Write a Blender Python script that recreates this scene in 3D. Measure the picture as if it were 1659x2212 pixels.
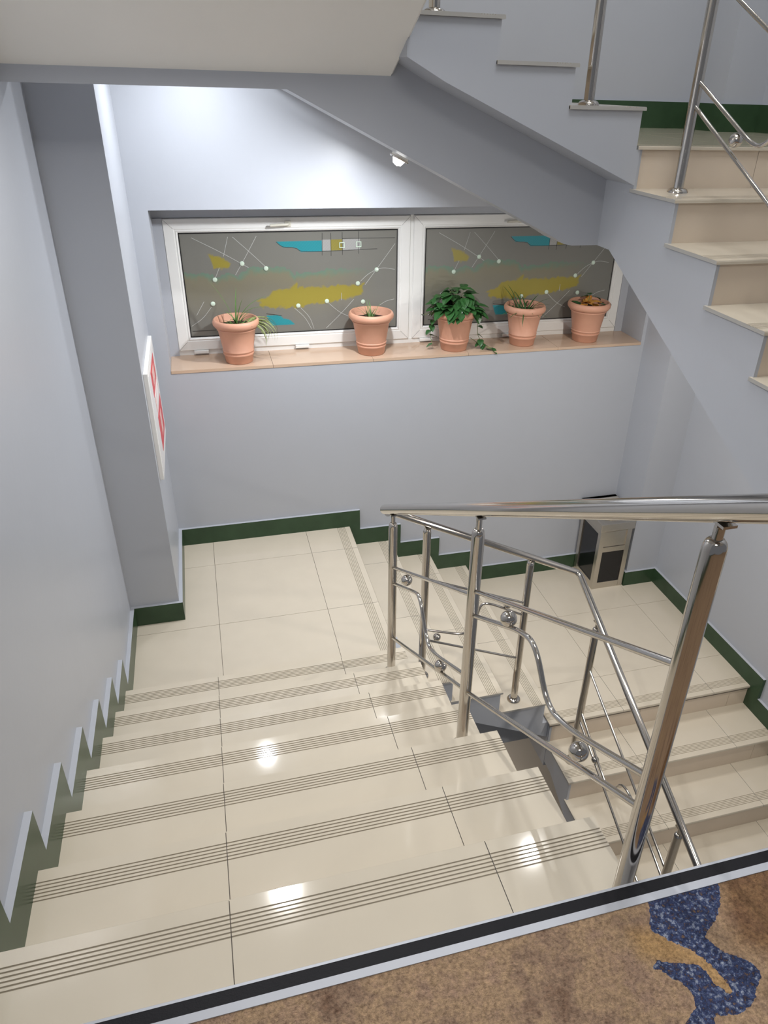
import bpy, bmesh, math, random
from mathutils import Vector, Matrix, noise
from mathutils.geometry import tessellate_polygon

for o in list(bpy.data.objects): bpy.data.objects.remove(o)
S = bpy.context.scene
COL = S.collection
random.seed(7)

# ------------------------------------------------------------------ camera
cam_d = bpy.data.cameras.new('camera'); cam = bpy.data.objects.new('camera', cam_d); COL.objects.link(cam)
S.camera = cam
cam_d.sensor_fit = 'HORIZONTAL'; cam_d.sensor_width = 36.0
cam_d.lens = 1602.385 / 1659 * 36
cam_d.shift_x = -0.0380; cam_d.shift_y = 0.0091
cam_d.clip_start = 0.02
_p, _y, _r = [math.radians(a) for a in (-30.2865, -16.1384, 1.6724)]
fw = Vector((-math.sin(_y)*math.cos(_p), math.cos(_y)*math.cos(_p), math.sin(_p)))
rt = Vector((math.cos(_y), math.sin(_y), 0)); up = rt.cross(fw)
R1 = rt*math.cos(_r) + up*math.sin(_r); U1 = -rt*math.sin(_r) + up*math.cos(_r)
M = Matrix((R1, U1, -fw)).transposed().to_4x4(); M.translation = Vector((0.5938, -0.8019, 1.4487))
cam.matrix_world = M

# ------------------------------------------------------------------ world, exposure, lights
W = bpy.data.worlds.new('world'); S.world = W; W.use_nodes = True
W.node_tree.nodes['Background'].inputs[0].default_value = (0.86, 0.90, 1.0, 1)
W.node_tree.nodes['Background'].inputs[1].default_value = 0.22
S.view_settings.view_transform = 'Standard'; S.view_settings.look = 'None'
S.view_settings.gamma = 1; S.view_settings.use_curve_mapping = False
S.view_settings.exposure = -0.24

def area(name, loc, size, power, color=(1, 1, 1), rot=(0, 0, 0), sy=None, parent=None):
    l = bpy.data.lights.new(name, 'AREA'); l.energy = power; l.color = color
    l.shape = 'RECTANGLE' if sy else 'DISK'; l.size = size
    if sy: l.size_y = sy
    o = bpy.data.objects.new(name, l); COL.objects.link(o); o.location = loc; o.rotation_euler = rot
    if parent: o.parent = parent
    return o
WARM = (1.0, 0.95, 0.86); COOL = (0.88, 0.93, 1.0)
# fill light added at unseen panels of the corridor and of the stairwell
area('corridor_fill_light', (0.9, -1.15, 2.955), 1.1, 26, (1, .965, .91), sy=0.5)
area('well_fill_light', (1.9, 1.0, 4.155), 1.2, 40, (0.95, .97, 1.0), sy=0.9)

# ------------------------------------------------------------------ materials
def newmat(name):
    m = bpy.data.materials.new(name); m.use_nodes = True
    nt = m.node_tree; return m, nt, nt.nodes['Principled BSDF']
def plain(name, col, rough=.5, metal=0., spec=.5, emit=None, bump=0., bscale=60, var=0., vscale=5, coat=0):
    m, nt, b = newmat(name)
    b.inputs['Base Color'].default_value = (*col, 1); b.inputs['Roughness'].default_value = rough
    b.inputs['Metallic'].default_value = metal; b.inputs['Specular IOR Level'].default_value = spec
    if coat: b.inputs['Coat Weight'].default_value = coat; b.inputs['Coat Roughness'].default_value = .05
    if emit: b.inputs['Emission Color'].default_value = (*col, 1); b.inputs['Emission Strength'].default_value = emit
    tc = nt.nodes.new('ShaderNodeTexCoord')
    if var:
        n = nt.nodes.new('ShaderNodeTexNoise'); n.inputs['Scale'].default_value = vscale; n.inputs['Detail'].default_value = 6
        nt.links.new(tc.outputs['Object'], n.inputs['Vector'])
        mx = nt.nodes.new('ShaderNodeMix'); mx.data_type = 'RGBA'
        mx.inputs[6].default_value = (*[c*(1-var) for c in col], 1); mx.inputs[7].default_value = (*[min(1, c*(1+var)) for c in col], 1)
        nt.links.new(n.outputs[0], mx.inputs[0]); nt.links.new(mx.outputs[2], b.inputs['Base Color'])
    if bump:
        n2 = nt.nodes.new('ShaderNodeTexNoise'); n2.inputs['Scale'].default_value = bscale; n2.inputs['Detail'].default_value = 4
        nt.links.new(tc.outputs['Object'], n2.inputs['Vector'])
        bp = nt.nodes.new('ShaderNodeBump'); bp.inputs['Strength'].default_value = bump; bp.inputs['Distance'].default_value = .002
        nt.links.new(n2.outputs[0], bp.inputs['Height']); nt.links.new(bp.outputs[0], b.inputs['Normal'])
    return m
PAINT = plain('blue_grey_paint', (.44, .462, .508), .36, bump=.25, bscale=25, var=.02)
CREAM = plain('cream_soffit_paint', (.90, .885, .845), .45, bump=.15, bscale=20, var=.02)
TILE = plain('cream_polished_tile', (.60, .54, .44), .07, var=.05, vscale=7)
RTILE = plain('beige_riser_tile', (.66, .56, .45), .09, var=.06, vscale=6)
RAW = plain('raw_tile_edge', (.40, .39, .37), .6)
GROOVE = plain('dark_groove', (.44, .39, .31), .5)
GROUT = plain('dark_grout', (.12, .10, .08), .7)
GREEN = plain('dark_green_tile', (.035, .070, .035), .28, spec=.35, var=.35, vscale=9)
STEEL = plain('polished_steel', (.56, .53, .49), .11, metal=1.)
STEELB = plain('brushed_steel', (.62, .58, .52), .35, metal=1., var=.04, vscale=30)
ALU = plain('aluminium_edge', (.47, .49, .54), .5, metal=.3)
BLACK = plain('black_rubber', (.010, .010, .013), .6, spec=.2, bump=.3, bscale=300)
TERRA = plain('terracotta_plastic', (.63, .33, .225), .5, var=.08, vscale=12)
SOIL = plain('dark_soil', (.025, .015, .01), .95, bump=1, bscale=120, var=.5, vscale=60)
PVC = plain('white_pvc', (.80, .80, .78), .3)
GASKET = plain('black_gasket', (.01, .01, .01), .5)
SILL = plain('tan_sill_tile', (.56, .41, .30), .16, var=.06, vscale=7)
WHITE = plain('white_board', (.80, .79, .77), .35)
RED = plain('red_print', (.60, .07, .08), .45)
PINK = plain('pale_red_print', (.72, .45, .42), .45)
MARBLE = plain('black_panel', (.008, .008, .01), .12, var=.6, vscale=14)
HANDLE = plain('worn_white_handle', (.62, .60, .52), .35)
LENS = plain('lamp_lens', (1., .98, .95), .4, emit=40)
PANEL = plain('fill_lamp_panel', (1., .98, .95), .4, emit=5)  # glowing face of the added fill panels
LEAF = plain('pothos_leaf', (.03, .105, .028), .35, var=.35, vscale=14)
GRASS = plain('grass_blade', (.10, .20, .05), .45, var=.4, vscale=20)
DRYLEAF = plain('dry_orange_leaf', (.62, .30, .06), .55, var=.3, vscale=20)
STEM = plain('green_stem', (.16, .20, .07), .5)
PALE = plain('pale_grass_blade', (.28, .33, .13), .5, var=.3, vscale=20)
BEADM = plain('clear_glass_bead', (.62, .74, .62), .04, coat=1)
SCR = plain('etched_white_line', (.48, .49, .47), .5)
DARKL = plain('dark_lead_line', (.03, .03, .03), .5)

# patterned carpet: motif read from a colour attribute, wool speckle from noise
def carpet_mat():
    m, nt, b = newmat('patterned_wool_carpet'); N = nt.nodes.new; L = nt.links.new
    b.inputs['Roughness'].default_value = .95; b.inputs['Specular IOR Level'].default_value = .15
    at = N('ShaderNodeAttribute'); at.attribute_name = 'motif'
    sp = N('ShaderNodeSeparateColor'); L(at.outputs['Color'], sp.inputs[0])
    tc = N('ShaderNodeTexCoord')
    def nz(sc, det=4, rough=.6, off=0):
        n = N('ShaderNodeTexNoise'); n.inputs['Scale'].default_value = sc; n.inputs['Detail'].default_value = det
        n.inputs['Roughness'].default_value = rough
        if off:
            mp = N('ShaderNodeMapping'); mp.inputs['Location'].default_value = (off, off, off)
            L(tc.outputs['Object'], mp.inputs[0]); L(mp.outputs[0], n.inputs['Vector'])
        else: L(tc.outputs['Object'], n.inputs['Vector'])
        return n
    def ramp(src, pts):
        r = N('ShaderNodeValToRGB'); e = r.color_ramp.elements
        while len(e) < len(pts): e.new(.5)
        for el, (p, c) in zip(e, pts): el.position = p; el.color = (*c, 1)
        L(src, r.inputs[0]); return r
    big = nz(7, 7, .7); fine = nz(130, 4, .75, 3)
    sand = ramp(big.outputs[0], [(.30, (.15, .09, .06)), (.43, (.27, .185, .13)), (.52, (.36, .25, .155)), (.62, (.31, .21, .15)), (.78, (.20, .14, .11))])
    spk = ramp(fine.outputs[0], [(.32, (.42, .38, .38)), (.5, (.95, .95, .95)), (.68, (1.45, 1.4, 1.35))])
    blue = ramp(nz(105, 3, .7, 9).outputs[0], [(.32, (.16, .10, .06)), (.42, (.03, .038, .085)), (.54, (.05, .07, .15)), (.66, (.27, .30, .37))])
    brown = ramp(nz(30, 4, .7, 5).outputs[0], [(.3, (.09, .04, .02)), (.7, (.20, .11, .05))])
    gold = N('ShaderNodeRGB'); gold.outputs[0].default_value = (.40, .25, .11, 1)
    def mix(f, a, bb):
        x = N('ShaderNodeMix'); x.data_type = 'RGBA'
        if isinstance(f, float): x.inputs[0].default_value = f
        else: L(f, x.inputs[0])
        L(a, x.inputs[6]); L(bb, x.inputs[7]); return x.outputs[2]
    c = mix(sp.outputs[1], sand.outputs[0], brown.outputs[0])
    c = mix(sp.outputs[2], c, gold.outputs[0])
    en = nz(140, 2, .5, 1)
    ma = N('ShaderNodeMath'); ma.operation = 'MULTIPLY_ADD'; L(en.outputs[0], ma.inputs[0]); ma.inputs[1].default_value = .5
    L(sp.outputs[0], ma.inputs[2])
    gt = N('ShaderNodeMath'); gt.operation = 'GREATER_THAN'; gt.inputs[1].default_value = .75; L(ma.outputs[0], gt.inputs[0])
    c = mix(gt.outputs[0], c, blue.outputs[0])
    mu = N('ShaderNodeMix'); mu.data_type = 'RGBA'; mu.blend_type = 'MULTIPLY'; mu.inputs[0].default_value = .8
    L(c, mu.inputs[6]); L(spk.outputs[0], mu.inputs[7]); L(mu.outputs[2], b.inputs['Base Color'])
    bp = N('ShaderNodeBump'); bp.inputs['Strength'].default_value = .8; bp.inputs['Distance'].default_value = .004
    L(nz(260, 2, .6, 2).outputs[0], bp.inputs['Height']); L(bp.outputs[0], b.inputs['Normal'])
    return m
CARPET = carpet_mat()
def pane_mat():
    m, nt, b = newmat('frosted_painted_glass')
    at = nt.nodes.new('ShaderNodeAttribute'); at.attribute_name = 'paint'
    nt.links.new(at.outputs['Color'], b.inputs['Base Color'])
    b.inputs['Roughness'].default_value = .33; b.inputs['Specular IOR Level'].default_value = .4
    tc = nt.nodes.new('ShaderNodeTexCoord'); n2 = nt.nodes.new('ShaderNodeTexNoise'); n2.inputs['Scale'].default_value = 220
    nt.links.new(tc.outputs['Object'], n2.inputs['Vector'])
    bp = nt.nodes.new('ShaderNodeBump'); bp.inputs['Strength'].default_value = .25; bp.inputs['Distance'].default_value = .001
    nt.links.new(n2.outputs[0], bp.inputs['Height']); nt.links.new(bp.outputs[0], b.inputs['Normal'])
    return m
PANE = pane_mat()

# ------------------------------------------------------------------ mesh helpers
def obj(name, bm, mats, parent=None, smooth=False, loc=None):
    bmesh.ops.recalc_face_normals(bm, faces=bm.faces)
    me = bpy.data.meshes.new(name); bm.to_mesh(me); bm.free()
    for m in (mats if isinstance(mats, (list, tuple)) else [mats]): me.materials.append(m)
    if smooth:
        for p in me.polygons: p.use_smooth = True
    o = bpy.data.objects.new(name, me); COL.objects.link(o)
    if parent: o.parent = parent
    if loc: o.location = loc
    return o
def tag(o, label=None, cat=None, group=None, kind=None):
    if label: o['label'] = label
    if cat: o['category'] = cat
    if group: o['group'] = group
    if kind: o['kind'] = kind
    return o
def thing(name, label, cat, loc=(0, 0, 0), group=None):
    o = bpy.data.objects.new(name, None); COL.objects.link(o); o.location = loc; o.empty_display_size = .1
    return tag(o, label, cat, group)
def struct(o, label=None): return tag(o, label, None, None, 'structure')
def box(bm, x0, y0, z0, x1, y1, z1, mi=0):
    v = [bm.verts.new(p) for p in [(x0,y0,z0),(x1,y0,z0),(x1,y1,z0),(x0,y1,z0),(x0,y0,z1),(x1,y0,z1),(x1,y1,z1),(x0,y1,z1)]]
    fs = [bm.faces.new([v[i] for i in f]) for f in [(0,3,2,1),(4,5,6,7),(0,1,5,4),(1,2,6,5),(2,3,7,6),(3,0,4,7)]]
    for f in fs: f.material_index = mi
    return fs
def bevelled(bm, w=.004, seg=2):
    bmesh.ops.bevel(bm, geom=list(bm.edges), offset=w, segments=seg, affect='EDGES', profile=.7)
def prism(bm, pts, axis, a, b, mi=0, cap=None):
    """closed polygon extruded along axis ('x': pts are (y,z); 'y': pts are (x,z))"""
    def P(p, t): return (t, p[0], p[1]) if axis == 'x' else (p[0], t, p[1])
    A = [bm.verts.new(P(p, a)) for p in pts]; B = [bm.verts.new(P(p, b)) for p in pts]
    n = len(pts); fs = []
    for t in tessellate_polygon([[Vector((p[0], p[1], 0)) for p in pts]]):
        fs += [bm.faces.new([A[i] for i in t]), bm.faces.new([B[i] for i in t[::-1]])]
    for f in fs: f.material_index = mi if cap is None else cap
    for i in range(n):
        f = bm.faces.new([A[i], B[i], B[(i+1) % n], A[(i+1) % n]]); f.material_index = mi; fs.append(f)
    return fs
def tube(bm, pts, r, seg=14, caps=True, mi=0):
    pts = [Vector(p) for p in pts]; rings = []
    t0 = (pts[1]-pts[0]).normalized(); n = t0.orthogonal().normalized()
    for i, p in enumerate(pts):
        a = (pts[i]-pts[i-1]).normalized() if i > 0 else t0
        b = (pts[i+1]-pts[i]).normalized() if i < len(pts)-1 else a
        t = (a+b).normalized(); n = (n - t*n.dot(t)).normalized(); bi = t.cross(n)
        k = 1/max(.35, math.cos(a.angle(b)/2)) if a.angle(b) > .01 else 1
        rr = r[i] if isinstance(r, list) else r
        rings.append([bm.verts.new(p + (n*math.cos(2*math.pi*j/seg) + bi*math.sin(2*math.pi*j/seg))*rr) for j in range(seg)])
    for A, B in zip(rings, rings[1:]):
        for j in range(seg): bm.faces.new([A[j], A[(j+1) % seg], B[(j+1) % seg], B[j]]).material_index = mi
    if caps: bm.faces.new(rings[0][::-1]).material_index = mi; bm.faces.new(rings[-1]).material_index = mi
def lathe(bm, prof, c=(0, 0, 0), seg=28, mi=0):
    rings = []
    for r, z in prof:
        if r < 1e-5: rings.append([bm.verts.new((c[0], c[1], c[2]+z))])
        else: rings.append([bm.verts.new((c[0]+r*math.cos(2*math.pi*j/seg), c[1]+r*math.sin(2*math.pi*j/seg), c[2]+z)) for j in range(seg)])
    for A, B in zip(rings, rings[1:]):
        for j in range(seg):
            a, b = A[j % len(A)], A[(j+1) % len(A)]; d, e = B[j % len(B)], B[(j+1) % len(B)]
            vs = []
            for v in (a, b, e, d):
                if v not in vs: vs.append(v)
            if len(vs) > 2: bm.faces.new(vs).material_index = mi
def smooth_path(pts, n=5, rad=None):
    """round the corners of a polyline"""
    P = [Vector(p) for p in pts]; out = [P[0]]
    for i in range(1, len(P)-1):
        a, b, c = P[i-1], P[i], P[i+1]
        d1 = min((b-a).length*.45, rad or 9); d2 = min((c-b).length*.45, rad or 9)
        s = b + (a-b).normalized()*d1; e = b + (c-b).normalized()*d2
        for k in range(n+1):
            t = k/n; out.append(s*(1-t)**2 + b*2*t*(1-t) + e*t*t)
    out.append(P[-1]); return out
def autosmooth(o, ang=.6):
    me = o.data
    for p in me.polygons: p.use_smooth = True
    bm = bmesh.new(); bm.from_mesh(me)
    for e in bm.edges:
        if len(e.link_faces) == 2 and e.calc_face_angle(0) > ang: e.smooth = False
    bm.to_mesh(me); bm.free(); return o
def ball(name, c, r, parent, m=None, seg=24):
    bm = bmesh.new(); bmesh.ops.create_uvsphere(bm, u_segments=seg, v_segments=seg//2, radius=r)
    return obj(name, bm, m or STEEL, parent, True, c)

# ------------------------------------------------------------------ dimensions of the stairwell (metres, z = 0 at the carpeted floor)
h = 0.16; d = 0.3094; o0 = -0.0253
XA = 1.413; XL1 = 1.4224; dB = 0.3019; hB = 0.1571; XC = 2.348
YW = 3.704; YP = 2.8775; XP = 0.265; XR = 3.8047; YF = 3.368; XF = 3.547
YB = 2.148; YC = 2.124; dC = 0.3159; hC = 0.1616
L1 = -8*h; L2 = L1 - 4*hB
hU = 0.158; dU = 0.3178; YU = 2.1385; XU = 2.333; dUB = 0.3055; hUB = 0.1358
M2 = 8*hU; M1 = M2 + 4*hUB
def nA(k): return k*d + o0
HB, HO, HT = .125, .085, .02            # baseboard height, offset past a nosing, thickness
TOP = 4.2; BOT = -3.4

# ------------------------------------------------------------------ setting: walls, pillars, ceiling
bm = bmesh.new(); box(bm, -.25, -.45, BOT, 0, YW+.4, TOP)
struct(obj('wall_left', bm, PAINT), 'blue-grey painted wall to the left of the nearest flight')
bm = bmesh.new(); box(bm, -.02, YP, L1-.001, XP, YW+.02, M1-.1505)
struct(obj('wall_left', bm, PAINT), 'square pillar projecting at the far end of the left wall, sign on its side')
bm = bmesh.new(); box(bm, XR, -.45, BOT, XR+.25, YW+.4, TOP)
struct(obj('wall_right', bm, PAINT), 'blue-grey wall to the right of the lowest flight')
bm = bmesh.new(); box(bm, XF, YF, L2-.001, XR+.02, YW+.02, .8460); box(bm, XF, YF, M2-.001, XR+.02, YW+.02, TOP)
struct(obj('wall_right', bm, PAINT), 'narrow pillar in the far right corner behind the ash bin')
RX0, RX1, RZ0, RZ1 = .36, 3.523, -.065, .832
bm = bmesh.new()
box(bm, -.25, YW, BOT, XR+.25, YW+.4, RZ0-.02); box(bm, -.25, YW, RZ1, XR+.25, YW+.4, TOP)
box(bm, -.25, YW, RZ0-.02, RX0, YW+.4, RZ1); box(bm, RX1, YW, RZ0-.02, XR+.25, YW+.4, RZ1)
box(bm, RX0, 3.9865, RZ0-.02, .4125, YW+.4, .7495); box(bm, 3.4665, 3.9865, RZ0-.02, RX1, YW+.4, .7495); box(bm, RX0, 4.0, .75, RX1, YW+.4, RZ1); box(bm, RX0, 4.03, RZ0-.02, RX1, YW+.4, .75)
struct(obj('wall_back', bm, PAINT), 'blue-grey back wall with the long window recess')
bm = bmesh.new(); box(bm, -.25, -2.6, 3.0, XR+.25, -.35, 3.2); box(bm, -.25, -.35, TOP, XR+.25, YW+.4, TOP+.1); box(bm, -.25, -.45, 3.2, XR+.25, -.35, TOP)
struct(obj('ceiling', bm, CREAM))
bm = bmesh.new(); box(bm, -.25, -2.6, BOT-.1, XR+.25, YW+.4, BOT)
struct(obj('floor', bm, TILE), 'tiled floor at the very bottom of the stairwell')
bm = bmesh.new(); box(bm, -.25, -2.6, -.25, XR+.25, -.004, -.014)
struct(obj('floor', bm, PAINT), 'upper floor slab under the carpet')

# baseboards -------------------------------------------------------
def bb_prism(name, pts, axis, a, b, parent=None, label=None):
    bm = bmesh.new(); prism(bm, pts, axis, a, b)
    bmesh.ops.recalc_face_normals(bm, faces=bm.faces)
    for f in bm.faces:
        if f.normal.z > .5: f.material_index = 1
    o = obj(name, bm, [GREEN, PAINT], parent)
    if label or not parent: struct(o, label)
    return o
def zig(noses, zs, start, end, off=HO, drop=.05):
    """noses[i] between level zs[i] and zs[i+1]; returns closed outline"""
    top = [(start, zs[0]+HB)]
    s = 1 if end > start else -1
    for n, a, b in zip(noses, zs, zs[1:]):
        top += [(n+s*off, a+HB), (n+s*off, b+HB)]
    top.append((end, zs[-1]+HB))
    bot = [(end, zs[-1]-drop)]
    for n, a, b in reversed(list(zip(noses, zs, zs[1:]))):
        bot += [(n-s*.03, b-drop), (n-s*.03, a-drop)]
    bot.append((start, zs[0]-drop))
    return top + bot
bb_prism('baseboard_left', zig([0-.02]+[nA(k) for k in range(1, 8)], [0]+[-k*h for k in range(1, 9)], -2.6, YP), 'x', 0, HT, None, 'stepped dark green skirting down the left wall')
bm = bmesh.new(); box(bm, HT, YP-HT, L1-.03, XP+HT, YP, L1+HB); box(bm, XP, YP, L1-.03, XP+HT, YW-HT, L1+HB)
for f in bm.faces:
    if f.calc_center_median().z > L1+HB-.001: f.material_index = 1
struct(obj('baseboard_pillar', bm, [GREEN, PAINT]), 'dark green skirting round the left pillar')
bb_prism('baseboard_back', zig([XL1+i*dB for i in range(4)], [L1-i*hB for i in range(5)], XP, XF, .075), 'y', YW-HT, YW, None, 'stepped dark green skirting along the back wall')
bm = bmesh.new(); box(bm, XF-HT, YF, L2-.03, XF, YW-HT, L2+HB); box(bm, XF-HT, YF-HT, L2-.03, XR-HT, YF, L2+HB)
for f in bm.faces:
    if f.calc_center_median().z > L2+HB-.001: f.material_index = 1
struct(obj('baseboard_pillar', bm, [GREEN, PAINT]), 'dark green skirting round the right pillar')
bb_prism('baseboard_right', zig([YC-i*dC for i in range(8)], [L2-i*hC for i in range(9)], YF, -.6), 'x', XR-HT, XR, None, 'stepped dark green skirting down the right wall')
# upper landing skirting
bm = bmesh.new()
def bseg(x0, y0, x1, y1, z):
    n0 = len(bm.faces); box(bm, x0, y0, z-.03, x1, y1, z+.14, 0)
    bm.faces.ensure_lookup_table()
    bm.faces[n0+1].material_index = 1
bseg(XU, YW-HT, XF-HT, YW, M2); bseg(XF-HT, YF, XF, YW, M2); bseg(XF-HT, YF-HT, XR-HT, YF, M2); bseg(XR-HT, YU, XR, YF, M2)
struct(obj('baseboard_upper', bm, [GREEN, PAINT]), 'dark green skirting round the upper landing')

# ------------------------------------------------------------------ stairs
def groove_profile(back, nose, z, s=1, th=.013):
    """cross-section (along-run, z) of a tile tread; nose side grooved; s=+1 nose at larger coordinate"""
    pts = [(back, z-th), (back, z)]
    g0, gp, gw, gd = .040, .0102, .0042, .0028
    gs = [nose - s*(g0 + gp*i) for i in range(6)][::-1]
    for g in gs:
        pts += [(g-s*gw/2, z), (g-s*gw/4, z-gd), (g+s*gw/4, z-gd), (g+s*gw/2, z)]
    pts += [(nose-s*.003, z), (nose, z-.004), (nose, z-th)]
    return pts
def darken_grooves(bm, z):
    # the milled anti-slip grooves get a darker tile colour
    for f in bm.faces:
        if f.material_index == 0 and all(z-.0045 < v.co.z < z+.0001 for v in f.verts) and min(v.co.z for v in f.verts) < z-.0005 and len(f.verts) == 4 and f.calc_area() < .02: f.material_index = 3
def tiled_tread(name, axis, back, nose, z, s, cuts, parent, m=TILE):
    """cuts: seam positions along the width, incl. both ends"""
    bm = bmesh.new(); pr = groove_profile(back, nose, z, s)
    for a, b in zip(cuts, cuts[1:]): prism(bm, pr, axis, a+.0011, b-.0011, 0, 2)
    lo = [(back, z-.0125), (back, z-.0025), (nose-s*.003, z-.0045), (nose-s*.003, z-.0125)]
    prism(bm, lo, axis, cuts[0]+.004, cuts[-1]-.004, 1)
    darken_grooves(bm, z)
    return obj(name, bm, [m, GROUT, RAW, GROOVE], parent)
def riser(axis, pos, s, z0, z1, cuts, parent, m=RTILE):
    bm = bmesh.new()
    for a, b in zip(cuts, cuts[1:]):
        lo = [(pos-s*.024, z0), (pos-s*.024, z1), (pos-s*.014, z1), (pos-s*.014, z0)]
        prism(bm, lo, axis, a+.001, b-.001, 0)
    prism(bm, [(pos-s*.023, z0), (pos-s*.023, z1), (pos-s*.0155, z1), (pos-s*.0155, z0)], axis, cuts[0]+.003, cuts[-1]-.003, 1)
    return obj('riser', bm, [m, GROUT], parent)
def flight_body(name, axis, noses, zs, s, a, b, bottom, parent, m=PAINT, label=None, skin=None):
    """solid under the steps. noses[i]: edge between zs[i] (before) and zs[i+1]; bottom: list of points closing the polygon"""
    bm = bmesh.new()
    def outline(e, t):
        pts = []
        for i, n in enumerate(noses): pts += [(n-s*e, zs[i]-t), (n-s*e, zs[i+1]-t)]
        return pts+bottom
    side = {'lo': a, 'hi': b}.get(skin)
    prism(bm, outline(.0245, .0135), axis, a+(.014 if skin == 'lo' else 0), b-(.014 if skin == 'hi' else 0))
    if skin: prism(bm, outline(.011, .0135), axis, side, side+(.014 if skin == 'lo' else -.014))     # plastered side face
    o = obj(name, bm, m, parent)
    if label: o['label'] = label
    return o
# flight A: carpeted floor down to the left landing (runs away from the camera)
fa = thing('stair_flight', 'nearest cream tiled flight going down from the carpet beside the left wall', 'stairs', (.7, 0, 0))
def at(o, p):            # keep children in world coordinates under an offset empty
    for c in o.children: c.location = Vector(c.location) - Vector(o.location)
for k in range(1, 8):
    s1 = .4765 - .0071*(k-4); s3 = 1.115 - .0065*(k-1)
    tiled_tread('tread', 'x', nA(k-1)-.02 if k > 1 else -.012, nA(k), -k*h, 1, [HT*.5, s1, s3, XA], fa)
    riser('x', nA(k), 1, -(k+1)*h, -k*h-.0135, [.02, .65, XA-.027], fa)
flight_body('stringer', 'x', [0]+[nA(k) for k in range(1, 8)], [-h+.02]+[-k*h for k in range(1, 9)], 1, .001, XA-.012,
            [(2.34, L1-.0135), (2.34, L1-.2), (2.1, L1-.36), (-.25, -.42), (-.25, -h-.0)], fa, skin='hi')
at(fa, 0)
# landing L1
la = thing('stair_landing', 'cream tiled landing at the foot of the nearest flight, under the potted plants window', 'landing', (.7, 2.9, L1))
def floor_tiles(name, xs, ys, z, parent, th=.02, m=TILE, skip=None):
    bm = bmesh.new()
    for i in range(len(xs)-1):
        for j in range(len(ys)-1):
            if skip and skip(xs[i], ys[j]): continue
            box(bm, xs[i]+.0011, ys[j]+.0011, z-th, xs[i+1]-.0011, ys[j+1]-.0011, z, 0)
    box(bm, xs[0]+.004, ys[0]+.004, z-th-.001, xs[-1]-.004, ys[-1]-.004, z-.003, 1)
    return obj(name, bm, [m, GROUT], parent)
floor_tiles('floor_tiles', [.0, .4745, 1.108], [nA(7)-.012, 2.765, 3.40, YW], L1, la)
bm = bmesh.new()
for y0, y1 in ((nA(7)-.012, 2.765), (2.765, 3.40), (3.40, YW)):
    prism(bm, groove_profile(1.108+.0011, XL1, L1), 'y', y0+.0011, y1-.0011, 0, 2)
prism(bm, [(1.10, L1-.023), (1.10, L1-.0045), (XL1-.002, L1-.0045), (XL1-.002, L1-.023)], 'y', nA(7), YW, 1)
darken_grooves(bm, L1); obj('edge_tiles', bm, [TILE, GROUT, RAW, GROOVE], la)
bm = bmesh.new(); box(bm, .001, 2.2, L1-.22, XL1-.013, YW, L1-.0135); box(bm, .001, 2.38, L1-.42, XL1-.013, 2.62, L1-.2)
obj('slab', bm, PAINT, la)
at(la, 0)
# flight B: left landing down to the right landing along the back wall
fb = thing('stair_flight', 'short cream tiled flight going down to the right below the window', 'stairs', (1.9, 2.9, L1))
for i in range(1, 4):
    tiled_tread('tread', 'y', XL1+(i-1)*dB-.02, XL1+i*dB, L1-i*hB, 1, [YB, 2.765+.01, 3.41, YW], fb)
for i in range(0, 4):
    riser('y', XL1+i*dB, 1, L1-(i+1)*hB, L1-i*hB-.0135, [YB+.027, 2.78, 3.41, YW], fb)
flight_body('stringer', 'y', [XL1+i*dB for i in range(4)], [L1-i*hB for i in range(5)], 1, YB+.012, YW,
            [(XC+.01, L2-.0135), (XC+.01, L2-.14), (XL1-.01, L1-.30)], fb, skin='lo')
bm = bmesh.new(); prism(bm, [(XL1-.02, L1-.1), (XL1-.02, L1-.42), (2.15, L2-.38), (XC+.02, L2-.38), (XC+.02, L2-.05)], 'y', 2.38, 2.6)
obj('beam', bm, PAINT, fb)
at(fb, 0)
# landing L2
lb = thing('stair_landing', 'lower cream tiled landing with the steel ash bin at its far corner', 'landing', (3.0, 2.9, L2))
floor_tiles('floor_tiles', [XL1+3*dB+.3-.31, 2.855, 3.51, XR], [YC+.32, 3.10, YW], L2, lb)
bm = bmesh.new(); pr_ = groove_profile(YC+.3189, YC, L2, -1)
for a, b in ((XC, 2.855), (2.855, 3.51), (3.51, XR)): prism(bm, pr_, 'x', a+.0011, b-.0011, 0, 2)
prism(bm, [(YC+.32, L2-.023), (YC+.32, L2-.0045), (YC+.002, L2-.0045), (YC+.002, L2-.023)], 'x', XC+.004, XR, 1)
darken_grooves(bm, L2); obj('edge_tiles', bm, [TILE, GROUT, RAW, GROOVE], lb)
bm = bmesh.new(); box(bm, XC+.012, YC+.02, L2-.38, XR, YW, L2-.0135); obj('slab', bm, PAINT, lb)
at(lb, 0)
# flight C: right landing down towards and below the camera
fc = thing('stair_flight', 'lowest cream tiled flight going down to the right beside the right wall', 'stairs', (3.1, 1.0, L2))
for k in range(1, 8):
    z = L2-k*hC; n = YC-k*dC; s1 = 2.86 + .006*k; s3 = 3.515+.004*k
    tiled_tread('tread', 'x', n+dC+.02, n, z, -1, [XC, s1-.02, s3-.02, XR], fc)
for k in range(0, 8):
    riser('x', YC-k*dC, -1, L2-(k+1)*hC, L2-k*hC-.0135, [XC+.027, 2.99, 3.65, XR], fc)
flight_body('stringer', 'x', [YC-k*dC for k in range(0, 8)], [L2-k*hC for k in range(0, 9)], -1, XC+.012, XR,
            [(-.5, L2-8*hC-.0245), (-.5, L2-8*hC-.35), (2.05, L2-.34), (2.14, L2-.34), (2.14, L2-.0135)], fc, skin='lo')
at(fc, 0)
bm = bmesh.new(); box(bm, XL1, -2.6, L2-8*hC-.3, XR, YC-7*dC, L2-8*hC)
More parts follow.
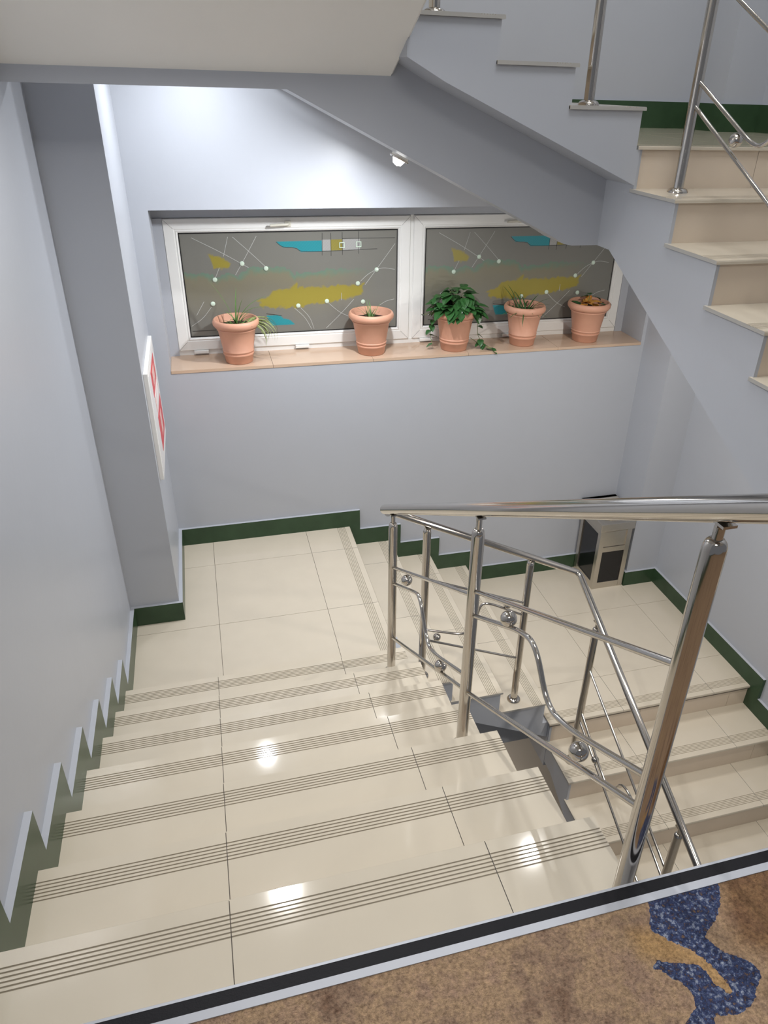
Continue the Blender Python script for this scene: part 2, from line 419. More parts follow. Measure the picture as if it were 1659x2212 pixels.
struct(obj('floor', bm, TILE), 'tiled floor at the foot of the lowest flight')
# ---- upper storey
# flight UC: from the carpet level up to the upper right landing
fu = thing('stair_flight', 'beige and cream flight rising at the upper right with wide tiled risers', 'stairs', (3.0, 1.0, 0))
for k in range(1, 8):
    n = YU-(8-k)*dU; z = k*hU
    tiled_tread('tread', 'x', n+dU+.02, n, z, -1, [XU, 2.98+.01*k, 3.63, XR], fu)
for k in range(1, 9):
    n = YU-(8-k)*dU; z = k*hU
    riser('x', n, -1, z-hU, z-.0135, [XU+.027, 2.83+.01*k, 3.45, XR], fu)
e = .0155
nos = [YU-(8-k)*dU for k in range(8, 0, -1)]
flight_body('stringer', 'x', nos, [k*hU for k in range(8, -1, -1)], -1, XU+.012, XR, [(-.3, -.0135), (-.3, -.36), (2.27, .845), (2.40, .845), (2.40, M2-.0135)], fu, skin='lo')
at(fu, 0)
# upper right landing
lu = thing('stair_landing', 'upper right landing seen almost edge-on, green skirting at its back', 'landing', (3.0, 2.9, M2))
floor_tiles('floor_tiles', [XU+.0, 2.855, 3.51, XR], [YU+.3189, 3.1, YW], M2, lu)
bm = bmesh.new(); pr_ = groove_profile(YU+.3189, YU, M2, -1)
for a, b in ((XU, 2.98), (2.98, 3.63), (3.63, XR)): prism(bm, pr_, 'x', a+.0011, b-.0011, 0, 2)
darken_grooves(bm, M2); obj('edge_tiles', bm, [TILE, GROUT, RAW, GROOVE], lu)
bm = bmesh.new(); box(bm, XU+.020, YU+.0155, .8465, XR, YW, M2-.0135); obj('slab', bm, PAINT, lu)
at(lu, 0)
# flight UB: up to the left along the back wall
fv = thing('stair_flight', 'upper flight seen in profile rising to the left above the window', 'stairs', (1.9, 2.9, M2))
ub = lambda k: XL1+(4-k)*dUB      # nosing of upper tread k (k=4 is the landing)
for k in (1, 2, 3):
    tiled_tread('tread', 'y', ub(k)-dUB-.02, ub(k), M2+k*hUB, 1, [YU-.008, 2.78, 3.41, YW], fv)
for k in (1, 2, 3, 4): riser('y', ub(k), 1, M2+(k-1)*hUB, M2+k*hUB-.0135, [YU+.019, 2.78, 3.41, YW], fv)
flight_body('stringer', 'y', [ub(k) for k in (4, 3, 2, 1)], [M2+k*hUB for k in (4, 3, 2, 1, 0)], 1, YU+.004, YW,
            [(XU+.012, M2-.0135), (XU+.012, 1.118), (1.52, 1.462), (1.374, 1.535), (1.374, M1-.0135)], fv, skin='lo')
zb = lambda x: 1.425-.4735*(x-.98)
bm = bmesh.new(); prism(bm, [(.98, zb(.98)), (2.13, zb(2.13)), (2.18, .853), (2.22, .846), (XU+.018, .8455), (XU+.018, 1.16), (1.36, 1.6), (.98, 1.6)], 'y', 2.38, 2.6)
obj('beam', bm, PAINT, fv)
bm = bmesh.new(); prism(bm, [(.9, zb(.9)+.055), (2.20, zb(2.20)+.055), (XU+.018, .90), (XU+.018, 1.14), (1.36, 1.62), (.9, 1.66)], 'y', 2.6, YW)
obj('soffit', bm, CREAM, fv)['label'] = 'cream painted underside'
at(fv, 0)
# upper left landing with its beam
lv = thing('stair_landing', 'upper left landing slab with a grey beam above the left pillar', 'landing', (.7, 2.9, M1))
bm = bmesh.new(); box(bm, 0, 2.2, M1-.15, XL1-.013, YW, M1-.0135); obj('slab', bm, CREAM, lv)
floor_tiles('floor_tiles', [0, .4745, 1.108, XL1], [2.2, 2.765, 3.4, YW], M1, lv)
bm = bmesh.new(); box(bm, .0, 2.38, 1.425, .98, 2.6, M1-.1); obj('beam', bm, PAINT, lv)
at(lv, 0)
# flight UA: rises towards the camera, only its cream underside shows
fw_ = thing('stair_flight', 'cream painted underside of the flight overhead at the top left', 'stairs', (.7, 1.2, 2.2))
pts = []
for k in range(0, 9):
    n = 2.17-k*d; pts += [(n, M1+k*h-.0), (n, M1+(k+1)*h)] if k < 8 else [(n, M1+8*h)]
pts += [(-.34, M1+8*h), (-.34, 1.478+.459*2.72), (2.395, 1.478-.0069), (2.395, M1)]
bm = bmesh.new(); prism(bm, pts, 'x', .001, 1.375)
obj('stringer', bm, CREAM, fw_)
bm = bmesh.new(); tube(bm, [(1.378, 2.40, 1.482), (1.378, -.33, 1.478+.459*2.71)], .007, 8)
obj('edge_bead', bm, CREAM, fw_, True)
at(fw_, 0)

# ------------------------------------------------------------------ carpet and its nosing strip
poly_blue = [(1.353,-.03),(1.51,-.03),(1.51,-.049),(1.494,-.077),(1.468,-.107),(1.439,-.125),(1.415,-.138),(1.428,-.172),(1.459,-.194),(1.474,-.21),(1.477,-.224),(1.474,-.237),(1.453,-.247),(1.435,-.267),(1.414,-.277),(1.383,-.281),(1.346,-.271),(1.334,-.288),(1.279,-.274),(1.319,-.252),(1.328,-.231),(1.321,-.208),(1.305,-.193),(1.293,-.176),(1.28,-.169),(1.295,-.157),(1.329,-.172),(1.366,-.182),(1.375,-.195),(1.378,-.221),(1.401,-.252),(1.409,-.235),(1.403,-.2),(1.392,-.175),(1.37,-.152),(1.346,-.136),(1.333,-.119),(1.315,-.101)]
poly_blue[29:] = [(1.378,-.221),(1.398,-.252),(1.404,-.240),(1.397,-.2),(1.385,-.175),(1.368,-.152),(1.346,-.136),(1.333,-.119),(1.315,-.101)]
poly_brown = [(1.523,-.02),(1.80,-.02),(1.80,-.30),(1.56,-.26),(1.513,-.204),(1.47,-.169),(1.484,-.111)]
poly_gold = [(1.27,-.09),(1.33,-.10),(1.36,-.135),(1.40,-.17),(1.42,-.24),(1.40,-.26),(1.37,-.23),(1.35,-.18),(1.30,-.165),(1.27,-.14)]
def sdist(p, poly):
    x, y = p; best = 9; ins = False; n = len(poly)
    for i in range(n):
        x1, y1 = poly[i]; x2, y2 = poly[(i+1) % n]
        dx, dy = x2-x1, y2-y1; L_ = dx*dx+dy*dy or 1e-9
        t = max(0, min(1, ((x-x1)*dx+(y-y1)*dy)/L_))
        q = (x-x1-t*dx)**2+(y-y1-t*dy)**2
        if q < best: best = q
        if (y1 > y) != (y2 > y) and x < (x2-x1)*(y-y1)/(y2-y1)+x1: ins = not ins
    return math.sqrt(best)*(1 if ins else -1)
def grid_mesh(name, us, vs, P, colfun, attr, mats, parent=None):
    nu, nv = len(us), len(vs)
    verts = [P(u, v) for v in vs for u in us]
    faces = [(j*nu+i, j*nu+i+1, (j+1)*nu+i+1, (j+1)*nu+i) for j in range(nv-1) for i in range(nu-1)]
    me = bpy.data.meshes.new(name); me.from_pydata(verts, [], faces)
    ca = me.color_attributes.new(attr, 'FLOAT_COLOR', 'POINT')
    flat = []
    for v in vs:
        for u in us: flat += [*colfun(u, v), 1.0]
    ca.data.foreach_set('color', flat)
    for m in mats: me.materials.append(m)
    o = bpy.data.objects.new(name, me); COL.objects.link(o)
    if parent: o.parent = parent
    return o
def frange(a, b, s):
    n = max(1, round((b-a)/s)); return [a+(b-a)*i/n for i in range(n+1)]
us = frange(0, 1.24, .062)[:-1] + frange(1.24, 1.60, .004) + frange(1.60, XR, .1)[1:]
vs = frange(-2.6, -.36, .16)[:-1] + frange(-.36, -.046, .004)
def cfun(u, v):
    if not (1.2 < u < 1.9 and v > -.4): return (0, 0, 0)
    b = max(0, min(1, .5+sdist((u, v), poly_blue)/.022))
    br = max(0, min(1, .5+sdist((u, v), poly_brown)/.05))
    g = max(0, min(.8, .4+sdist((u, v), poly_gold)/.04))
    return (b, br*.8, g)
cp = grid_mesh('carpet', us, vs, lambda u, v: (u, v, .002+.0012*noise.noise((u*90, v*90, 0))), cfun, 'motif', [CARPET])
bm = bmesh.new(); bm.from_mesh(cp.data); bnd = [e_ for e_ in bm.edges if e_.is_boundary]
r_ = bmesh.ops.extrude_edge_only(bm, edges=bnd)
for v in r_['geom']:
    if isinstance(v, bmesh.types.BMVert): v.co.z = -.014
bm.to_mesh(cp.data); bm.free()
tag(cp, 'brown and tan patterned wool carpet with blue figure in the near right corner', 'carpet')
ns = thing('stair_nosing_strip', 'aluminium edge strip with black insert between carpet and top step', 'edge strip', (XR/2, 0, 0))
bm = bmesh.new()
prism(bm, [(-.047, -.014), (-.047, .004), (-.031, .005), (-.031, .002), (-.006, .002), (-.006, .005), (-.001, .005), (.001, .002), (.001, -.03), (-.004, -.03), (-.004, -.014)], 'x', 0.001, XR)
obj('metal_profile', bm, ALU, ns)
bm = bmesh.new(); prism(bm, [(-.0309, .002), (-.0309, .0045), (-.0061, .0045), (-.0061, .002)], 'x', .001, XR); obj('rubber_insert', bm, BLACK, ns)['label'] = 'black rubber insert'
at(ns, 0)

# ------------------------------------------------------------------ railings
def post(c, zbase, ztop, parent, r=.0205, flange=True, pin_to=None, cap=True):
    x, y = c
    bm = bmesh.new()
    prof = [(0, zbase), (r, zbase), (r, ztop-r*1.1)]
    if cap: prof += [(r*.97, ztop-r*.7), (r*.85, ztop-r*.32), (r*.62, ztop-.001), (0, ztop)]
    else: prof += [(0, ztop-r*1.1)]
    lathe(bm, prof, (0, 0, 0))
    p = autosmooth(obj('post', bm, STEEL, parent), .9); p.location = (x-parent.location.x, y-parent.location.y, -parent.location.z)
    if flange:
        bm = bmesh.new(); lathe(bm, [(r, zbase+.017), (r*1.25, zbase+.017), (r*1.75, zbase+.012), (r*2.0, zbase+.004), (r*2.0, zbase), (0, zbase)])
        autosmooth(obj('base_flange', bm, STEEL, p), .9)
    if pin_to:
        bm = bmesh.new(); pr = r*.45
        lathe(bm, [(0, ztop-.004), (pr, ztop-.004), (pr, pin_to-.022), (pr*.8, pin_to-.020), (0, pin_to-.020)], seg=16)
        box(bm, -.009, -.003, pin_to-.03, .009, .003, pin_to-.008)
        box(bm, -.013, -.022, pin_to-.013, .013, .022, pin_to-.008)
        autosmooth(obj('rail_bracket', bm, STEEL, p), .7)
    return p
def rod(name, pts, r, parent, rad=None, n=6):
    pl = parent.location
    bm = bmesh.new(); tube(bm, [Vector(p)-pl for p in (smooth_path(pts, n, rad) if len(pts) > 2 else pts)], r, 16)
    return autosmooth(obj(name, bm, STEEL, parent), .9)
ra = thing('stair_railing', 'polished steel railing turning down round the open well, from the nearest flight to the lowest', 'railing', (1.345, .04, -h))
RR = .0185
hA = lambda y: .36 + (1.0-y)*.5515
xA = lambda y: 1.345 - (y-.04)*.0225
pA = lambda y, dz=0: (xA(y), y, hA(y)+dz)
rod('handrail', [(1.352, -.40, hA(-.40)), pA(1.0), (1.298, 2.11, hA(2.11))], .0225, ra)
ball('rail_end', Vector((1.298, 2.11, hA(2.11)))-ra.location, .0225, ra, seg=16)
post((xA(.04), .04), -h, .835, ra, pin_to=hA(.04)-.0195+.008)
post((xA(1.0), 1.0), -4*h, .292, ra, pin_to=hA(1.0)-.0195+.008)
post((xA(1.965), 1.965), -7*h, -.24, ra, pin_to=hA(1.965)-.0195+.008)
br = .0078
rod('rail_bar', [pA(.06, -.335+.012), pA(.985, -.30)], br, ra)
ya = [(.06, .250), (.36, .088), (.455, .062), (.545, .18), (.63, .170), (.985, -.03)]
rod('curved_bar', [(xA(y), y, z) for y, z in [(.06, .262), (.34, .105), (.46, .065), (.565, .195), (.66, .163), (.985, -.028)]], br, ra, rad=.07)
rod('rail_bar', [(xA(.06), .06, .170), (xA(.98), .98, -.358)], br, ra)
ball('steel_ball', Vector((xA(.735), .735, .148))-ra.location, .0245, ra)
ball('steel_ball', Vector((xA(.292), .292, .083))-ra.location, .0245, ra)
rod('rail_bar', [(xA(1.02), 1.02, .03), (1.301, 1.955, -.475)], br, ra)
rod('curved_bar', [(xA(y), y, z) for y, z in [(1.02, -.312), (1.33, -.478), (1.43, -.505), (1.545, -.345), (1.63, -.385), (1.955, -.565)]], br, ra, rad=.07)
rod('rail_bar', [(xA(1.02), 1.02, -.378), (1.301, 1.95, -.885)], br, ra)
ball('steel_ball', Vector((xA(1.735), 1.735, -.398))-ra.location, .0245, ra)
ball('steel_ball', Vector((xA(1.262), 1.262, -.477))-ra.location, .0245, ra)
# along flight B and down flight C
YR = 2.235; XRc = 2.44
hBr = lambda x: -.335-(x-1.345)*.482
rod('handrail', [(1.335, YR-.03, hBr(1.33)), (1.36, YR, hBr(1.36)), (2.425, YR, hBr(2.43)-.005), (XRc, YR-.02, hBr(2.43)-.015), (XRc, .3, hBr(2.43)-.015-(YR-.02-.3)*.478)], RR, ra, rad=.02)
hCr = lambda y: hBr(2.43)-.015-(YR-.02-y)*.478
B1z, B3z = L1-hB, L1-3*hB
post((1.548, YR), B1z, -.462, ra, pin_to=hBr(1.548)-RR+.008)
post((2.14, YR), B3z, -.745, ra, pin_to=hBr(2.14)-RR+.008)
post((XRc, 1.965), L2-hC, hCr(1.965)-.055, ra, pin_to=hCr(1.965)-RR+.008)
post((XRc, 1.005), L2-4*hC, hCr(1.005)-.055, ra, pin_to=hCr(1.005)-RR+.008)
bs = .0068
rod('rail_bar', [(1.56, YR, -.775), (2.13, YR, -1.025)], bs, ra)
rod('curved_bar', [(1.56, YR, -1.108), (1.765, YR, -1.18), (1.84, YR, -1.17), (1.87, YR, -.985), (1.93, YR, -.995), (2.13, YR, -1.11)], bs, ra, rad=.06)
rod('rail_bar', [(1.56, YR, -1.178), (2.13, YR, -1.425)], bs, ra)
ball('steel_ball', Vector((1.628, YR, -1.172))-ra.location, .022, ra)
ball('steel_ball', Vector((2.03, YR, -1.022))-ra.location, .022, ra)
rod('rail_bar', [(XRc, 1.95, -1.340), (XRc, 1.02, -1.79)], bs, ra)
rod('curved_bar', [(XRc, 1.95, -1.665), (XRc, 1.66, -1.83), (XRc, 1.55, -1.87), (XRc, 1.47, -1.70), (XRc, 1.36, -1.70), (XRc, 1.02, -1.865)], bs, ra, rad=.06)
rod('rail_bar', [(XRc, 1.95, -1.733), (XRc, 1.02, -2.185)], bs, ra)
ball('steel_ball', Vector((XRc, 1.735, -1.815))-ra.location, .022, ra)
ball('steel_ball', Vector((XRc, 1.27, -1.775))-ra.location, .022, ra)
# upper railing
rb = thing('stair_railing', 'upper steel railing on the flights rising at the top right', 'railing', (2.47, 2.06, 7*hU))
post((2.475, 2.03), 7*hU, 2.05, rb, flange=True)
post((2.147, 2.25), M2+hUB, 2.34, rb)
post((1.50, 2.25), M2+3*hUB, 2.62, rb)
post((2.475, 1.07), 4*hU, 1.56, rb)
rod('rail_bar', [(2.475, 2.02, 1.488), (2.475, 1.66, 1.31), (2.475, 1.59, 1.295), (2.475, 1.50, 1.37), (2.475, 1.42, 1.33), (2.475, 1.09, 1.15)], .0075, rb, rad=.05)
rod('rail_bar', [(2.475, 2.02, 1.408), (2.475, 1.09, .925)], .0075, rb)
rod('rail_bar', [(2.475, 2.02, 1.80), (2.475, 1.09, 1.335)], .0075, rb)
ball('steel_ball', Vector((2.475, 1.735, 1.310))-rb.location, .024, rb)
rod('rail_bar', [(2.16, 2.25, 1.86), (1.50, 2.25, 2.15)], .0075, rb)
ball('steel_ball', Vector((2.11, 2.25, 1.775))-rb.location, .024, rb)
rod('handrail', [(2.475, .3, 1.21), (2.475, 2.2, 2.12), (2.44, 2.25, 2.14), (1.3, 2.25, 2.69)], RR, rb, rad=.03)

# ------------------------------------------------------------------ windows
GY = 4.0
def lines(bm, pts, w, y, mi):
    P = smooth_path([(p[0], y, p[1]) for p in pts], 6) if len(pts) > 2 else [Vector((p[0], y, p[1])) for p in pts]
    for a, b in zip(P, P[1:]):
        t = (b-a).normalized(); n = Vector((-t.z, 0, t.x))*w/2; q = Vector((0, .0012, 0))
        vs_ = [bm.verts.new(v) for v in (a-n, a+n, b+n, b-n, a-n+q, a+n+q, b+n+q, b-n+q)]
        for f in ((0,1,2,3), (0,1,5,4), (1,2,6,5), (2,3,7,6), (3,0,4,7)): bm.faces.new([vs_[i] for i in f]).material_index = mi
yb1 = [(.653,.541),(.718,.525),(.79,.485),(.773,.457),(.673,.46),(.668,.508)]
yb2 = [(.918,.261),(.989,.273),(1.022,.312),(1.135,.328),(1.172,.357),(1.185,.326),(1.309,.332),(1.413,.333),(1.598,.332),(1.592,.27),(1.431,.235),(1.294,.225),(1.148,.201),(.944,.215),(.937,.245)]
wisp = [(.50,.44),(.509,.437),(.572,.416),(.585,.439),(.64,.423),(.686,.403),(.766,.429),(.822,.408),(.884,.454),(1.022,.455),(1.131,.442),(1.159,.407),(1.344,.425),(1.593,.428),(1.83,.40)]
teal1 = [(1.062,.606),(1.345,.607),(1.343,.543),(1.207,.544),(1.183,.569),(1.099,.572)]
gr1 = (1.345,1.400); mus = (1.400,1.471); gr2 = (1.471,1.585)
teal2 = [(.971,.162),(1.058,.158),(1.077,.137),(1.113,.13),(1.152,.096),(.997,.094)]
beads = [(.848,.484),(.99,.451),(.677,.393),(.65,.249),(1.177,.215),(1.362,.236),(1.566,.341),(1.69,.423),(1.599,.223)]
gems = [(1.468,.578),(1.574,.581)]
dark = [[(1.347,.652),(1.342,.519)],[(1.4,.651),(1.398,.515)],[(1.471,.654),(1.47,.52)],[(1.575,.658),(1.574,.524)],[(1.47,.617),(1.809,.615)],[(1.343,.543),(1.694,.551)],[(.972,.173),(1.068,.158)],[(.509,.084),(.652,.085)],[(1.062,.606),(1.099,.572),(1.183,.569),(1.207,.544),(1.343,.543)]]
white = [[(.566,.639),(.73,.553),(.885,.459)],[(.777,.64),(.742,.529)],[(.711,.464),(.681,.403)],[(.805,.639),(.911,.539),(.993,.456)],[(.946,.641),(.871,.521),(.803,.418)],[(.638,.228),(.581,.16),(.508,.116)],[(.598,.264),(.545,.182)],[(1.153,.2),(1.217,.14),(1.256,.062)],[(1.189,.204),(1.249,.139),(1.272,.062)],[(1.363,.233),(1.44,.162),(1.515,.127)],[(1.352,.062),(1.451,.151),(1.538,.241)],[(1.81,.58),(1.689,.425),(1.614,.331)],[(1.582,.352),(1.636,.401),(1.721,.437),(1.81,.421)],[(1.711,.197),(1.754,.222),(1.809,.232)],[(1.459,.285),(1.458,.239)]]
def lerp3(a, b, t): return tuple(x+(y-x)*t for x, y in zip(a, b))
BASE_G = (.19, .188, .168)
def pane_col(u, v):
    n1 = noise.fractal((u*34, v*34, 1.3), 1, 2, 3)*.017; n2 = noise.fractal((u*60, v*60, 4), 1, 2, 3)*.010
    c = BASE_G
    # green wisp line fading downwards to khaki
    for (x1, y1), (x2, y2) in zip(wisp, wisp[1:]):
        if x1 <= u <= x2: top = y1+(y2-y1)*(u-x1)/(x2-x1); break
    else: top = .42
    top += n1+.004
    dz = top-v
    edge = max(0, 1-max(0, u-1.35)/.35)
    if dz > 0 and edge > 0:
        c = lerp3(c, (.225, .20, .12), edge*max(0, min(1, dz/.03))*max(0, 1-dz/.30)*.75)
        c = lerp3(c, (.12, .245, .17), edge*max(0, 1-dz/.045)*.75)
    s = max(sdist((u+n1, v+n2), yb1), sdist((u+n1, v+n1), yb2))
    if s > -.004: c = lerp3(c, (.30, .25, .045), min(1, .55+s/.012) if s < .005 else 1)
    sp = .85+.3*(math.sin(u*900)*math.sin(v*900)*.5+.5)*.4
    if sdist((u, v), teal1) > 0 or sdist((u, v), teal2) > 0: c = tuple(x*sp for x in (.03, .29, .34))
    if .545 < v < .610:
        if gr1[0] < u < gr1[1] or gr2[0] < u < gr2[1]: c = (.40*sp, .40*sp, .39*sp)
        elif mus[0] < u <= mus[1]: c = (.30*sp, .26*sp, .06*sp)
    return c
def make_window(x0, x1, name, label, dx, handle=True):
    w = bpy.data.objects.new(name, None); COL.objects.link(w); w.location = ((x0+x1)/2, 3.985, -.035); struct(w, label)
    L0 = w.location
    z0, z1 = -.035, .748; fwid = .083
    # outer frame with mitred, stepped profile
    bm = bmesh.new()
    def ring(ix, iy, y):      # rectangle inset
        return [bm.verts.new(p) for p in ((x0+ix, y, z0+iy), (x1-ix, y, z0+iy), (x1-ix, y, z1-iy), (x0+ix, y, z1-iy))]
    prof = [(0, 4.03), (0, 3.990), (.004, 3.985), (.058, 3.985), (.061, 3.989), (.066, 3.989), (.070, 3.986), (.079, 3.993), (.083, 4.012), (.083, 4.03)]
    rings = [ring(a, a, y) for a, y in prof]
    for A, B in zip(rings, rings[1:]+rings[:1]):
        for i in range(4): bm.faces.new([A[i], A[(i+1) % 4], B[(i+1) % 4], B[i]])
    # mitre lines at the corners
    for sx, sz, cx, cz in ((1, 1, x0, z0), (-1, 1, x1, z0), (1, -1, x0, z1), (-1, -1, x1, z1)):
        lines(bm, [(cx+sx*.004, cz+sz*.004), (cx+sx*.056, cz+sz*.056)], .0012, 3.9846, 1)
    bmesh.ops.translate(bm, verts=bm.verts, vec=-L0)
    obj('window_frame', bm, [PVC, GASKET], w)
    g = .0035
    gx0, gx1, gz0, gz1 = x0+fwid, x1-fwid, z0+fwid, z1-fwid
    bm = bmesh.new()
    for a in ((gx0, gz0, gx0+g, gz1), (gx1-g, gz0, gx1, gz1), (gx0, gz0, gx1, gz0+g), (gx0, gz1-g, gx1, gz1)):
        box(bm, a[0], 3.996, a[1], a[2], 4.004, a[3])
    bmesh.ops.translate(bm, verts=bm.verts, vec=-L0)
    obj('gasket', bm, GASKET, w)
    pane = grid_mesh('window_pane', frange(gx0, gx1, .005), frange(gz0, gz1, .005), lambda u, v: (u-L0.x, GY-L0.y, v-L0.z),
                     lambda u, v: pane_col(u-dx, v), 'paint', [PANE], w)
    bm = bmesh.new(); bm.from_mesh(pane.data)
    bm2 = bmesh.new()
    clampx = lambda u: min(max(u+dx, gx0+.002), gx1-.002)
    clampz = lambda v: min(max(v, gz0+.002), gz1-.002)
    for l in dark: lines(bm2, [(clampx(p[0]), clampz(p[1])) for p in l], .0022, GY-.0016, 1)
    for l in white: lines(bm2, [(clampx(p[0]), clampz(p[1])) for p in l], .0026, GY-.0017, 0)
    bmesh.ops.translate(bm2, verts=bm2.verts, vec=-L0)
    obj('etched_lines', bm2, [SCR, DARKL], pane)
    bm.free()
    for bx, bz in beads:
        bm = bmesh.new(); bmesh.ops.create_uvsphere(bm, u_segments=12, v_segments=8, radius=.0145)
        for v in bm.verts: v.co.y *= .45
        o = obj('glass_bead', bm, BEADM, pane); o.location = Vector((bx+dx, GY-.002, bz))-L0
    for bx, bz in gems:
        bm = bmesh.new()
        for sx, sz, ex, ez in ((-.017, -.017, .017, -.012), (-.017, .012, .017, .017), (-.017, -.012, -.012, .012), (.012, -.012, .017, .012)):
            box(bm, sx, -.004, sz, ex, .001, ez)
        o = obj('glass_bead', bm, BEADM, pane); o.location = Vector((bx+dx, GY-.001, bz))-L0
    # tilt handle on the top rail
    hx = x0+.685*1.0; hz = z1-.037
    bm = bmesh.new(); box(bm, -.018, -.010, -.017, .018, 0, .017); bevelled(bm, .003)
    hd = obj('window_handle', bm, HANDLE, w); hd.location = Vector((hx+.04, 3.985, hz))-L0
    bm = bmesh.new(); tube(bm, smooth_path([(0, 0, 0), (0, -.032, 0), (-.11, -.034, -.004)], 4, .015), .0085, 10)
    autosmooth(obj('grip', bm, HANDLE, hd), .8)
    for hx_ in ((.135, .775) if dx == 0 else (.10, .70, 1.32)):
        bm = bmesh.new(); box(bm, -.045, -.016, -.009, .045, .004, .009); bevelled(bm, .003)
        o = obj('hinge', bm, PVC, w); o.location = Vector((x0+hx_, 3.985, z0-.008))-L0
    return w
make_window(.413, 1.908, 'window_1', 'left white framed window with painted frosted glass', 0)
make_window(1.930, 3.466, 'window_2', 'right white framed window with painted frosted glass, partly behind the upper flight', 1.535)
bm = bmesh.new(); box(bm, .36, 3.995, RZ0, 3.523, 4.03, -.034); box(bm, 1.908, 3.998, -.04, 1.930, 4.03, .75)
struct(obj('trim_1', bm, PVC), 'white fixed frame round the two windows')
# tiled sill
bm = bmesh.new()
for a, b in ((RX0, .967), (.967, 1.60), (1.60, 2.245), (2.245, 2.888), (2.888, RX1)): box(bm, a+.001, YW-.003, RZ0-.018, b-.001, 4.02, RZ0, 0)
box(bm, RX0, YW+.002, RZ0-.02, RX1, 4.02, RZ0-.003, 1)
struct(obj('trim_2', bm, [SILL, GROUT]), 'tan tiled window sill carrying the plant pots')

# ------------------------------------------------------------------ potted plants
def blade(bm, p, az, length, droop, w, lift=1.0, mi=0, n=9, twist=0):
    dirh = Vector((math.cos(az), math.sin(az), 0)); pos = Vector(p); el = lift
    side = Vector((-math.sin(az), math.cos(az), 0)); prev = None
    for i in range(n+1):
        t = i/n; ww = w*(1-t)**.6*(.6+.4*min(1, t*4)) + .0004
        a = bm.verts.new(pos-side*ww); m_ = bm.verts.new(pos-Vector((0, 0, ww*.5))); b = bm.verts.new(pos+side*ww)
        if prev:
            for q in ((prev[0], prev[1], m_, a), (prev[1], prev[2], b, m_)): bm.faces.new(q).material_index = mi
        prev = (a, m_, b)
        st = length/n; pos = pos + (dirh*math.cos(el)+Vector((0, 0, 1))*math.sin(el))*st; el -= droop/n
def leaf(bm, p, az, tilt, L_, mi=0):
    """heart-shaped leaf, folded on its midrib"""
    f = Vector((math.cos(az)*math.cos(tilt), math.sin(az)*math.cos(tilt), math.sin(tilt)))
    s = Vector((-math.sin(az), math.cos(az), 0)); n = f.cross(s); n = -n if n.z < 0 else n
    ws = [0.0, .30, .40, .38, .28, .14, 0.0]; ts = [-.04, .06, .25, .45, .68, .87, 1.0]
    mid = []; lf = []; rg = []
    for w_, t in zip(ws, ts):
        c = Vector(p)+f*(t*L_)-n*(L_*.22*t*t)
        mid.append(bm.verts.new(c))
        if w_ > 0: lf.append(bm.verts.new(c+s*w_*L_+n*w_*L_*.25)); rg.append(bm.verts.new(c-s*w_*L_+n*w_*L_*.25))
        else: lf.append(mid[-1]); rg.append(mid[-1])
    for i in range(6):
        for S_ in (lf, rg):
            vs_ = []
            for v in (mid[i], mid[i+1], S_[i+1], S_[i]):
                if v not in vs_: vs_.append(v)
            if len(vs_) > 2: bm.faces.new(vs_).material_index = mi
def pot(loc, label, rs=1.0):
    t = thing('potted_plant', label, 'potted plant', loc, 'terracotta pots on the window sill')
    prof = [(0, 0), (.078, 0), (.083, .004), (.090, .048), (.094, .050), (.0945, .056), (.091, .058), (.0925, .066), (.096, .068), (.0965, .073), (.093, .076),
            (.113, .188), (.119, .192), (.121, .199), (.118, .203), (.130, .207), (.139, .218), (.141, .230), (.137, .243), (.130, .250), (.124, .249), (.121, .240), (.114, .20), (.108, .19)]
    bm = bmesh.new(); lathe(bm, [(r*rs, z*1.07) for r, z in prof], seg=40)
    autosmooth(obj('pot', bm, TERRA, t), 1.0)
    bm = bmesh.new(); seg = 24
    c = bm.verts.new((0, 0, .223)); rs_ = []
    for k in (1, 2, 3):
        rs_.append([bm.verts.new((math.cos(a*2*math.pi/seg)*.038*k*rs, math.sin(a*2*math.pi/seg)*.038*k*rs,   .220+.008*noise.noise((a*1.3, k*2.1, loc[0]*9)))) for a in range(seg)])
    for a in range(seg):
        bm.faces.new([c, rs_[0][a], rs_[0][(a+1) % seg]])
        for k in (0, 1): bm.faces.new([rs_[k][a], rs_[k+1][a], rs_[k+1][(a+1) % seg], rs_[k][(a+1) % seg]])
    obj('soil', bm, SOIL, t, True)
    return t
PZ = RZ0; PY = 3.835
R = random.Random(3)
t = pot((.772, PY-.015, PZ), 'leftmost terracotta pot with arching grass that droops over its right side')
bm = bmesh.new()
for i in range(16): blade(bm, (R.uniform(-.03, .03), R.uniform(-.03, .02), .205), R.uniform(0, 6.28), R.uniform(.08, .15), R.uniform(.6, 1.8), .007, R.uniform(.7, 1.3))
for az, ln, dr, lf_ in ((2.9, .30, .5, 1.35), (.25, .30, 1.3, 1.25), (.1, .26, 1.8, 1.3), (1.2, .24, .4, 1.5), (-.8, .2, .4, 1.4)): blade(bm, (0, 0, .205), az, ln, dr, .006, lf_)
obj('grass_leaves', bm, GRASS, t)
bm = bmesh.new()
for i in range(30): blade(bm, (R.uniform(.03, .08), R.uniform(-.03, .03), .21), R.uniform(-.75, .35), R.uniform(.16, .29), R.uniform(2.1, 2.9), .0075, R.uniform(.55, 1.15))
obj('drooping_leaves', bm, PALE, t)['label'] = 'pale drooping grass leaves'
t = pot((1.617, PY, PZ), 'terracotta pot in front of the joint between the windows with one small grass tuft', 1.03)
bm = bmesh.new()
for i in range(26): blade(bm, (R.uniform(-.02, .01), R.uniform(-.02, .02), .205), R.uniform(0, 6.28), R.uniform(.06, .16), R.uniform(.3, 1.2), .0022, R.uniform(1.0, 1.5))
obj('grass_leaves', bm, GRASS, t)
